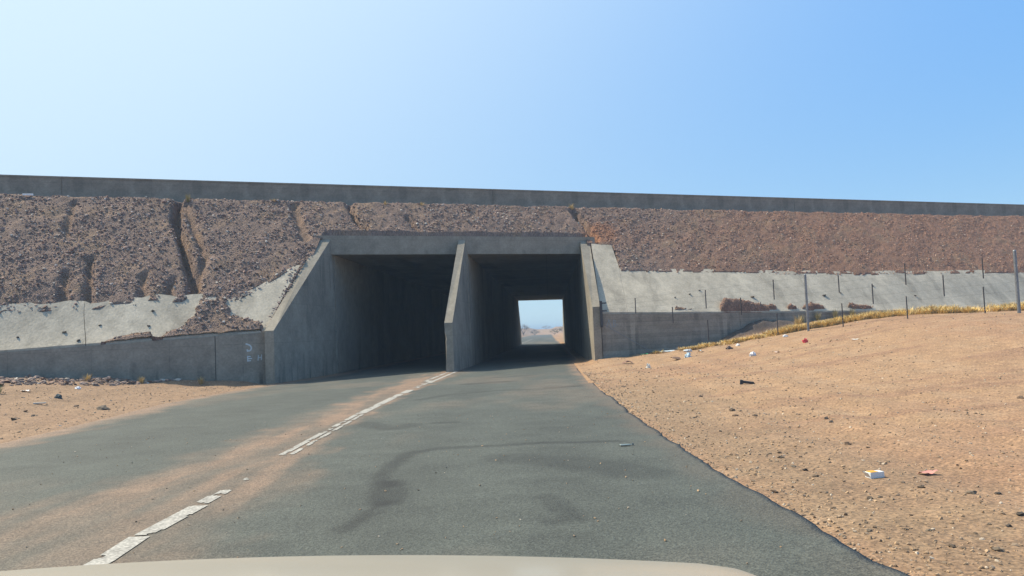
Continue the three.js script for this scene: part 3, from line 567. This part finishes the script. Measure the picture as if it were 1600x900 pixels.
// ---------------------------------------------------------------- stones
{
  const geos = [0, 1, 2, 3].map(k => rock(1, 400 + k, 1, 0.6)), mats = [[0.38, 0.27, 0.175], [0.33, 0.235, 0.16], [0.48, 0.37, 0.26], [0.24, 0.195, 0.155], [0.43, 0.28, 0.18]].map(c => std({ color: rgb(...c), map: grainTex }));
  const stone = (x, d, r, label, group, m) => { const o = mesh('stone', geos[Math.floor(rnd() * 4)], m || mats[Math.floor(rnd() * 5)], scene); tag(o, label, 'stone', group); o.position.set(x, Math.max(groundY(x, d), 0 * x - 1) + r * 0.2, -d); o.rotation.set(rr(-0.3, 0.3), rr(0, 6.28), rr(-0.3, 0.3)); o.scale.set(r * rr(0.8, 1.3), r * rr(0.7, 1.1), r * rr(0.8, 1.2)); return o; };
  const spots = [[1.75, 6.78, 0.035], [2.02, 6.16, 0.03], [2.39, 6.45, 0.035], [2.88, 6.69, 0.03], [3.18, 6.52, 0.05], [3.39, 6.54, 0.035], [2.47, 6.47, 0.025], [3.09, 5.7, 0.04], [2.87, 5.44, 0.03], [2.3, 4.99, 0.035], [2.34, 5.38, 0.025], [2.22, 5.42, 0.02], [1.98, 5.39, 0.025], [2.78, 5.5, 0.02], [2.26, 8.4, 0.04], [2.29, 7.72, 0.035], [2.27, 7.35, 0.03], [2.25, 7.93, 0.03], [2.57, 7.48, 0.025], [7.09, 12.83, 0.07], [2.35, 8.77, 0.035], [2.77, 15.53, 0.06], [2.68, 12.24, 0.05], [2.92, 12.1, 0.05], [3.68, 11.11, 0.045], [3.71, 11.42, 0.05], [3.23, 9.26, 0.055], [2.76, 12.81, 0.06], [2.51, 4.88, 0.035]];
  for (let n = 0; n < 42; n++) { const d = 4.6 + 15 * Math.pow(rnd(), 1.3); spots.push([rightEdge(d) + 0.15 + Math.pow(rnd(), 1.6) * (1.2 + d * 0.42), d, (0.010 + 0.02 * rnd() * rnd()) * (0.6 + d * 0.06)]); }
  for (const [x, d, r] of spots) stone(x, d, r * 0.68, 'small loose brown stone lying on the sandy verge right of the road', 'stones on the right verge');
  stone(-9.93, 17.85, 0.11, 'lone pale stone on the left verge near the road edge', undefined, mats[2]);
  for (const [x, d, r] of [[-10.6, 16.4, 0.05], [-11.3, 17.2, 0.04], [-10.2, 15.2, 0.05], [-12.3, 17.8, 0.05], [-11.0, 18.6, 0.05], [-12.9, 16.1, 0.04]]) stone(x, d, r, 'small dark stone on the sandy verge left of the road', 'stones on the left verge');
  // loose stones that rolled onto the slope paving
  for (const [x, e, r] of [[-16.0, 31.5, 0.04], [-14.92, 31.58, 0.06], [-12.77, 31.61, 0.05], [-12.9, 32.2, 0.06], [-14.4, 31.2, 0.06], [-14.1, 31.75, 0.04]]) { const o = stone(x, 10, r, 'dark stone lying on the pale paving left of the tunnels', 'stones on the left paving', mats[3]); o.position.set(x, surfY(x, e) + 0.035, -(e + SK * x)); }
  for (const [x, e, r] of [[8.89, 31.9, 0.07], [12.54, 31.95, 0.07], [13.49, 32.1, 0.05], [6.51, 32.34, 0.045], [6.0, 32.1, 0.04], [5.3, 31.9, 0.04], [15.5, 32.5, 0.05], [17.6, 31.9, 0.05]]) { const o = stone(x, 10, r, 'stone lying on the grey paving right of the tunnels', 'stones on the right paving', mats[x === 8.89 ? 2 : 3]); o.position.set(x, surfY(x, e) + 0.05, -(e + SK * x)); }
  // gravel
  const lists = [[], []], tone = () => { const t = rnd(), v = rr(0.7, 1.25); return (t < 0.15 ? [0.47, 0.38, 0.28] : t < 0.55 ? [0.27, 0.195, 0.13] : [0.38, 0.255, 0.15]).map(q => q * v); };
  for (let n = 0; n < 9000; n++) { const d = 3.6 + 22 * Math.pow(rnd(), 1.7), x = rightEdge(d) + 0.02 + Math.pow(rnd(), 2.2) * (1.2 + d * 0.3), r = (0.004 + 0.014 * Math.pow(rnd(), 3)) * (0.8 + d * 0.03); lists[n & 1].push({ p: [x, groundY(x, d) + r * 0.2, -d], s: r, c: tone() }); }
  for (let n = 0; n < 4000; n++) { const d = 4 + 28 * Math.pow(rnd(), 1.3), x = rightEdge(d) + 0.1 + rnd() * (2 + d * 0.55), r = (0.004 + 0.016 * Math.pow(rnd(), 4)) * (0.8 + d * 0.04); if (d - SK * x > 30.9) continue; lists[n & 1].push({ p: [x, groundY(x, d) + r * 0.1, -d], s: r, c: tone() }); }
  for (let n = 0; n < 3000; n++) { const d = rr(9, 26), x = leftEdge(d) - Math.pow(rnd(), 1.2) * 9, r = (0.01 + 0.02 * Math.pow(rnd(), 4)); if (d - SK * x > 30.9) continue; lists[n & 1].push({ p: [x, groundY(x, d) + r * 0.1, -d], s: r, c: tone() }); }
  for (let n = 0; n < 500; n++) { const d = rr(3.5, 14), x = rr(-6.5, 1.3), r = 0.004 + 0.008 * Math.pow(rnd(), 3); lists[n & 1].push({ p: [x, 0.004, -d], s: r, c: tone() }); }
  const g = new THREE.Group(); g.name = 'gravel'; g.userData = { kind: 'stuff', label: 'loose gravel scattered over the dirt verges', category: 'gravel' }; scene.add(g);
  lists.forEach((l, k) => scatter('pebbles', rock(1, 420 + k, 0, 0.6), M.pebble, l, g));
  const rub = [];
  for (let n = 0; n < 1100; n++) { const x = -11.6 - 7 * Math.pow(rnd(), 0.8), e = 31 - 0.25 - 3.1 * Math.pow(rnd(), 0.9) * sm(-11, -15, x), d = e + SK * x, r = 0.02 + 0.075 * Math.pow(rnd(), 3), v = rr(0.7, 1.25), t = rnd(); rub.push({ p: [x, groundY(x, d) + r * 0.3, -d], s: r, c: (t < 0.08 ? [0.5, 0.43, 0.35] : t < 0.5 ? [0.30, 0.195, 0.14] : [0.25, 0.185, 0.15]).map(q => q * v) }); }
  const ro = new THREE.Group(); ro.name = 'rubble_pile'; ro.userData = { kind: 'stuff', label: 'pile of broken rubble at the foot of the left retaining wall', category: 'rubble' }; scene.add(ro);
  scatter('rubble_stones', rock(1, 430, 0, 0.7), M.stone, rub, ro);
}

// ---------------------------------------------------------------- litter
{
  const lm = (r, g, b, o = {}) => std({ color: rgb(r, g, b), roughness: 0.75, side: THREE.DoubleSide, ...o });
  function crumple(w, h, l, s) {
    const g = mergeVertices(new THREE.IcosahedronGeometry(1, 2).deleteAttribute('uv').deleteAttribute('normal')), p = g.attributes.position;
    for (let i = 0; i < p.count; i++) { const x = p.getX(i), y = p.getY(i), z = p.getZ(i), k = 0.55 + 0.6 * hash(Math.round(x * 40), Math.round(y * 40) * 17 + Math.round(z * 40) * 29, s); p.setXYZ(i, x * k * w / 2, Math.max(-0.25, y) * k * h, z * k * l / 2); }
    const o = g.toNonIndexed(); o.computeVertexNormals(); return o;
  }
  function scrap(w, l, s, lift = 0.25) {
    const g = new THREE.PlaneGeometry(w, l, 7, 5), p = g.attributes.position;
    for (let i = 0; i < p.count; i++) { const x = p.getX(i), y = p.getY(i); p.setXYZ(i, x * (0.9 + 0.2 * hash(i, 1, s)), Math.max(0.004, w * lift * (fbm(x / w * 2.5 + 9, y / l * 2.5 + 9, 2, s) - 0.3)), y * (0.85 + 0.3 * hash(i, 2, s))); }
    g.computeVertexNormals(); return g;
  }
  const put = (name, g, m, x, d, turn, label, cat = 'litter', dy = 0.01) => { const o = mesh(name, g, m, scene); tag(o, label, cat); o.position.set(x, Math.max(groundY(x, d), x > leftEdge(d) && x < rightEdge(d) ? 0.005 : -1) + dy, -d); o.rotation.y = turn; return o; };
  { // discarded carton
    const t = thing('carton', 'small white carton with an orange top panel, lying on the sand', 'carton');
    mesh('box', new RoundedBoxGeometry(0.13, 0.052, 0.085, 2, 0.004), lm(0.68, 0.68, 0.66), t).position.y = 0.026;
    const p = mesh('orange_panel', new THREE.BoxGeometry(0.072, 0.002, 0.08), lm(0.72, 0.33, 0.03), t); p.position.set(-0.024, 0.0535, 0);
    const q = mesh('end_flap', new THREE.BoxGeometry(0.002, 0.046, 0.07), lm(0.6, 0.6, 0.58), t); q.position.set(-0.078, 0.036, 0.003); q.rotation.z = 0.55;
    t.position.set(2.73, groundY(2.73, 7.23) - 0.002, -7.23); t.rotation.y = 0.22; t.rotation.z = 0.03;
  }
  { // curled rubber strip
    const s = new THREE.Shape(); s.moveTo(-0.13, 0.0); s.lineTo(-0.12, 0.075); s.quadraticCurveTo(-0.09, 0.085, -0.07, 0.06); s.quadraticCurveTo(0.02, 0.045, 0.12, 0.03); s.lineTo(0.135, 0.008); s.quadraticCurveTo(0.02, 0.01, -0.06, 0.02); s.lineTo(-0.1, 0.0); s.closePath();
    const g = new THREE.ExtrudeGeometry(s, { depth: 0.08, bevelSize: 0.006, bevelThickness: 0.006, bevelSegments: 1, curveSegments: 6 }); g.translate(0, 0.004, -0.04);
    put('rubber_strip', g, lm(0.03, 0.033, 0.035), 4.12, 17.58, -0.2, 'dark curled strip of rubber lying on open sand', 'rubber', 0).scale.setScalar(1.1);
  }
  put('paper_cup', crumple(0.24, 0.13, 0.2, 1), lm(0.75, 0.75, 0.76), 6.04, 24.86, 0.3, 'crushed white cup on the sand below the fence', 'cup');
  put('wrapper', crumple(0.2, 0.12, 0.14, 2), lm(0.62, 0.06, 0.07), 8.0, 26.13, 0.2, 'crumpled red wrapper on the dirt bank below the fence post', 'wrapper');
  put('plastic_bag', crumple(0.3, 0.15, 0.22, 3), lm(0.5, 0.62, 0.66), 4.59, 27.68, 0.7, 'crumpled pale blue plastic bag on the sand near the right wall', 'bag');
  put('cardboard_scrap', scrap(0.36, 0.26, 4, 0.6), lm(0.16, 0.09, 0.055), 4.21, 27.59, 0.5, 'dark brown bent cardboard scrap beside the pale blue bag', 'cardboard');
  put('paper_scrap', crumple(0.15, 0.15, 0.1, 5), lm(0.74, 0.7, 0.6), 3.02, 25.66, 0.1, 'small pale paper scrap standing on sand right of the road', 'paper');
  put('wrapper', scrap(0.32, 0.14, 6, 0.3), lm(0.1, 0.42, 0.14), 3.59, 31.6, 0.3, 'green wrapper at the foot of the right wall', 'wrapper');
  put('plastic_strip', scrap(0.6, 0.2, 7, 0.2), lm(0.6, 0.66, 0.66), 4.5, 31.7, 0.4, 'long pale plastic strip at the foot of the right wall', 'plastic');
  put('rag', crumple(0.26, 0.09, 0.2, 8), lm(0.09, 0.06, 0.055), 6.13, 28.36, 0.3, 'dark rag at the edge of the dry grass', 'rag');
  put('paper_scrap', crumple(0.2, 0.08, 0.16, 9), lm(0.76, 0.74, 0.7), 6.65, 29.4, 1.2, 'white paper scrap in the dry grass beside the dark rag', 'paper');
  put('plastic_bag', crumple(0.22, 0.08, 0.16, 10), lm(0.7, 0.7, 0.7), 8.28, 29.2, 0.2, 'small white plastic bag under the fence, left of the post', 'bag');
  put('wrapper', scrap(0.28, 0.16, 11, 0.5), lm(0.7, 0.68, 0.62), 5.3, 29.3, 0.9, 'whitish wrapper in the grass left of the dark rag', 'wrapper');
  put('cardboard_scrap', scrap(0.42, 0.22, 12, 0.5), lm(0.2, 0.1, 0.07), 2.59, 28.0, 0.2, 'brown cardboard scrap on sand close to the right wing wall', 'cardboard');
  put('plastic_bag', crumple(0.34, 0.1, 0.28, 13), lm(0.58, 0.6, 0.6), 5.0, 30.1, 0.2, 'grey plastic bag snagged at the start of the dry grass', 'bag');
  put('paper_scrap', scrap(0.16, 0.1, 14, 0.4), lm(0.66, 0.5, 0.42), 6.7, 24.6, 0.2, 'faded pink paper scrap right of the crushed white cup', 'paper');
  put('rag', scrap(0.16, 0.09, 15, 0.35), lm(0.55, 0.25, 0.2), 3.27, 7.45, 0.4, 'faded red scrap lying on sand right of the carton', 'rag');
  put('paper_scrap', scrap(0.2, 0.13, 24, 0.4), lm(0.7, 0.66, 0.6), 8.9, 24.4, 0.5, 'cream paper scrap on the dirt bank right of the red wrapper', 'paper');
  put('paper_scrap', scrap(0.2, 0.12, 16, 0.4), lm(0.8, 0.78, 0.76), -13.33, 20.32, 0.2, 'white paper in front of the rubble pile at far left', 'paper');
  put('paper_scrap', crumple(0.17, 0.07, 0.12, 17), lm(0.82, 0.82, 0.82), -12.9, 21.9, 0.2, 'crumpled white paper at the right end of the rubble pile', 'paper');
  put('plank', new RoundedBoxGeometry(0.26, 0.03, 0.06, 1, 0.006), lm(0.6, 0.53, 0.43), -11.66, 18.27, 0.35, 'short pale plank on the left verge', 'plank', 0.03);
  put('rag', crumple(0.19, 0.09, 0.15, 18), lm(0.06, 0.09, 0.1), -11.98, 19.5, 0.2, 'dark teal rag on the left verge', 'rag');
  { // flattened clear bottle on the asphalt
    const t = thing('plastic_bottle', 'flattened clear plastic bottle on the asphalt of the right lane', 'bottle');
    const pts = [[0.001, 0], [0.03, 0.004], [0.032, 0.02], [0.03, 0.05], [0.032, 0.08], [0.031, 0.12], [0.026, 0.145], [0.013, 0.165], [0.012, 0.18]].map(p => new THREE.Vector2(...p));
    const g = new THREE.LatheGeometry(pts, 14); g.rotateZ(-Math.PI / 2); g.scale(0.9, 0.3, 1.0); g.translate(-0.08, 0.011, 0);
    mesh('bottle_body', g, lm(0.2, 0.25, 0.25, { roughness: 0.35 }), t);
    const c = new THREE.CylinderGeometry(0.014, 0.014, 0.016, 12); c.rotateZ(Math.PI / 2); c.translate(0.098, 0.014, 0); mesh('bottle_cap', c, lm(0.05, 0.08, 0.1), t);
    t.position.set(0.8, 0.006, -9.33); t.rotation.y = 0.15; t.scale.setScalar(0.85);
  }
  const o = put('plank', new RoundedBoxGeometry(0.36, 0.07, 0.05, 1, 0.005), lm(0.8, 0.79, 0.76), -19.2, 20, 0.3, 'short white plank lying on the crest under the parapet', 'plank'); o.position.set(-19.2, 7.26, -(38.45 - SK * 19.2));
}

// ---------------------------------------------------------------- trees beyond the far end
{
  const barkM = std({ color: rgb(0.13, 0.10, 0.08) });
  const leafs = [[0.16, 0.125, 0.075], [0.13, 0.135, 0.06], [0.2, 0.13, 0.09]].map(c => new THREE.MeshPhysicalMaterial({ color: rgb(...c), roughness: 0.95, side: THREE.DoubleSide, transmission: 0.3, thickness: 0 }));
  const limb = (a, b, r0, r1) => { const v = b.clone().sub(a), g = new THREE.CylinderGeometry(r1, r0, v.length(), 6); g.translate(0, v.length() / 2, 0); g.applyQuaternion(new THREE.Quaternion().setFromUnitVectors(new THREE.Vector3(0, 1, 0), v.clone().normalize())); g.translate(a.x, a.y, a.z); return g; };
  const tree = (name, x, d, h, w, k, low, label) => {
    const t = thing(name, label, low ? 'bush' : 'tree', low ? 'bushes beyond the tunnel' : 'trees beyond the tunnel'), gs = [], tips = [], P = [];
    const fork = new THREE.Vector3(rr(-0.2, 0.2), h * (low ? 0.12 : 0.38), rr(-0.2, 0.2)); gs.push(limb(new THREE.Vector3(0, -0.3, 0), fork, h * 0.045, h * 0.032));
    for (let i = 0; i < 8; i++) { const a = i * 0.785 + rr(-0.3, 0.3), q = new THREE.Vector3(Math.cos(a) * w * rr(0.2, 0.46), h * rr(low ? 0.45 : 0.62, 0.94), Math.sin(a) * w * rr(0.2, 0.46)); gs.push(limb(fork, q, h * 0.022, h * 0.008)); tips.push(q); }
    for (let i = 0; i < 1100; i++) {
      const c = tips[i % 8], s = h * rr(0.018, 0.042), v = new THREE.Vector3(c.x + rr(-1, 1) * rr(0, 1) * w * 0.22, c.y + rr(-1, 1) * rr(0, 1) * h * (low ? 0.28 : 0.13), c.z + rr(-1, 1) * rr(0, 1) * w * 0.22);
      for (let n = 0; n < 3; n++) P.push(v.x + rr(-s, s) * 1.6, Math.max(0.02, v.y + rr(-s, s)), v.z + rr(-s, s) * 1.6);
    }
    const g = new THREE.BufferGeometry(); g.setAttribute('position', new THREE.Float32BufferAttribute(P, 3)); g.computeVertexNormals();
    mesh('trunk', mergeGeometries(gs), barkM, t); mesh('crown', g, leafs[k], t);
    t.position.set(x, groundY(x, d), -d);
  };
  tree('thorn_tree', -9.4, 300, 3.6, 5.4, 2, true, 'brownish spreading thorn tree left of the road, seen through the right tunnel');
  tree('thorn_tree', -6.3, 350, 2.9, 4.8, 0, true, 'smaller brown thorn tree beside the road, seen through the right tunnel');
  tree('bush', 1.9, 280, 1.7, 3.6, 1, true, 'low olive bush nearest the road, seen through the right tunnel');
  tree('bush', 4.4, 240, 1.6, 3.0, 1, true, 'taller olive bush at the right of the tunnel opening');
  tree('bush', 3.2, 330, 2.3, 4.4, 0, true, 'brown bush between the two olive bushes through the tunnel');
  tree('bush', -12.5, 280, 2.2, 4.2, 0, true, 'brown bush left of the spreading thorn tree beyond the tunnel');
  tree('bush', -1.5, 480, 2.2, 6, 2, true, 'faint reddish bush where the far road meets the horizon');
  tree('bush', 8, 300, 2.2, 5, 2, true, 'reddish bush right of the olive bushes beyond the tunnel');
}

// ---------------------------------------------------------------- the car whose bonnet shows
{
  const t = thing('car', 'cream car on the right lane, its bonnet showing along the bottom edge', 'car'); t.position.set(-0.55, 0, -1.45);
  const paint = new THREE.MeshPhysicalMaterial({ color: rgb(0.40, 0.355, 0.275), roughness: 0.5, clearcoat: 0.7, clearcoatRoughness: 0.18 }), black = std({ color: rgb(0.025, 0.025, 0.027), roughness: 0.6 }), lamp = new THREE.MeshPhysicalMaterial({ color: rgb(0.75, 0.77, 0.78), roughness: 0.15, clearcoat: 1 }), chrome = std({ color: rgb(0.6, 0.6, 0.62), metalness: 0.9, roughness: 0.3 });
  const top = (x, d) => 0.944 - 0.055 * x * x - 0.32 * Math.pow(Math.max(0, Math.abs(x) - 0.80), 2) * 8 - 0.265 * d - 0.22 * d * d - (d > 0.55 ? 1.2 * (d - 0.55) ** 2 : 0);   // d = metres ahead of the bonnet's highest visible line
  const shell = (x0, x1, d0, d1, off, nx, nd, yb) => { const g = new THREE.PlaneGeometry(1, 1, nx, nd), p = g.attributes.position; for (let i = 0; i < p.count; i++) { const x = lerp(x0, x1, p.getX(i) + 0.5), d = lerp(d0, d1, p.getY(i) + 0.5); p.setXYZ(i, x, yb === undefined ? top(x, d) + off : yb(x, d), -d); } g.computeVertexNormals(); return g; };
  mesh('bonnet', shell(-0.93, 0.93, -0.6, 0.82, 0, 40, 40), paint, t);
  for (const s of [-1, 1]) {
    const f = new THREE.PlaneGeometry(1, 1, 14, 10), p = f.attributes.position;
    for (let i = 0; i < p.count; i++) { const v = p.getX(i) + 0.5, d = lerp(-0.9, 0.8, p.getY(i) + 0.5), yt = top(0.93, Math.max(-0.6, d)) - 0.004, arch = Math.hypot(d - 0.1, 0) < 0.36 ? Math.sqrt(0.36 * 0.36 - (d - 0.1) ** 2) + 0.3 : 0.25; p.setXYZ(i, s * (0.933 + 0.06 * Math.sin(v * Math.PI * 0.9)), lerp(yt, Math.min(arch, yt - 0.02), v), -d); }
    f.computeVertexNormals(); mesh('front_wing', f, new THREE.MeshPhysicalMaterial({ color: paint.color, roughness: 0.45, clearcoat: 0.5, clearcoatRoughness: 0.25, side: THREE.DoubleSide }), t);
    const w = new THREE.Group(); w.name = 'wheel'; t.add(w); w.position.set(s * 0.84, 0.305, -0.1);
    const ty = new THREE.TorusGeometry(0.225, 0.082, 12, 30); ty.rotateY(Math.PI / 2); mesh('tyre', ty, black, w);
    const ri = new THREE.CylinderGeometry(0.16, 0.16, 0.12, 20); ri.rotateZ(Math.PI / 2); mesh('rim', ri, chrome, w);
    const h = new RoundedBoxGeometry(0.3, 0.14, 0.1, 3, 0.04); const hl = mesh('headlight', h, lamp, t); hl.position.set(s * 0.68, 0.5, -0.84);
  }
  const b = mesh('bumper', new RoundedBoxGeometry(1.84, 0.24, 0.22, 4, 0.08), paint, t); b.position.set(0, 0.3, -0.88);
  const gr = mesh('grille', new RoundedBoxGeometry(0.8, 0.1, 0.06, 2, 0.02), black, t); gr.position.set(0, 0.5, -0.84);
}
//@@END

renderer.render(scene, camera);
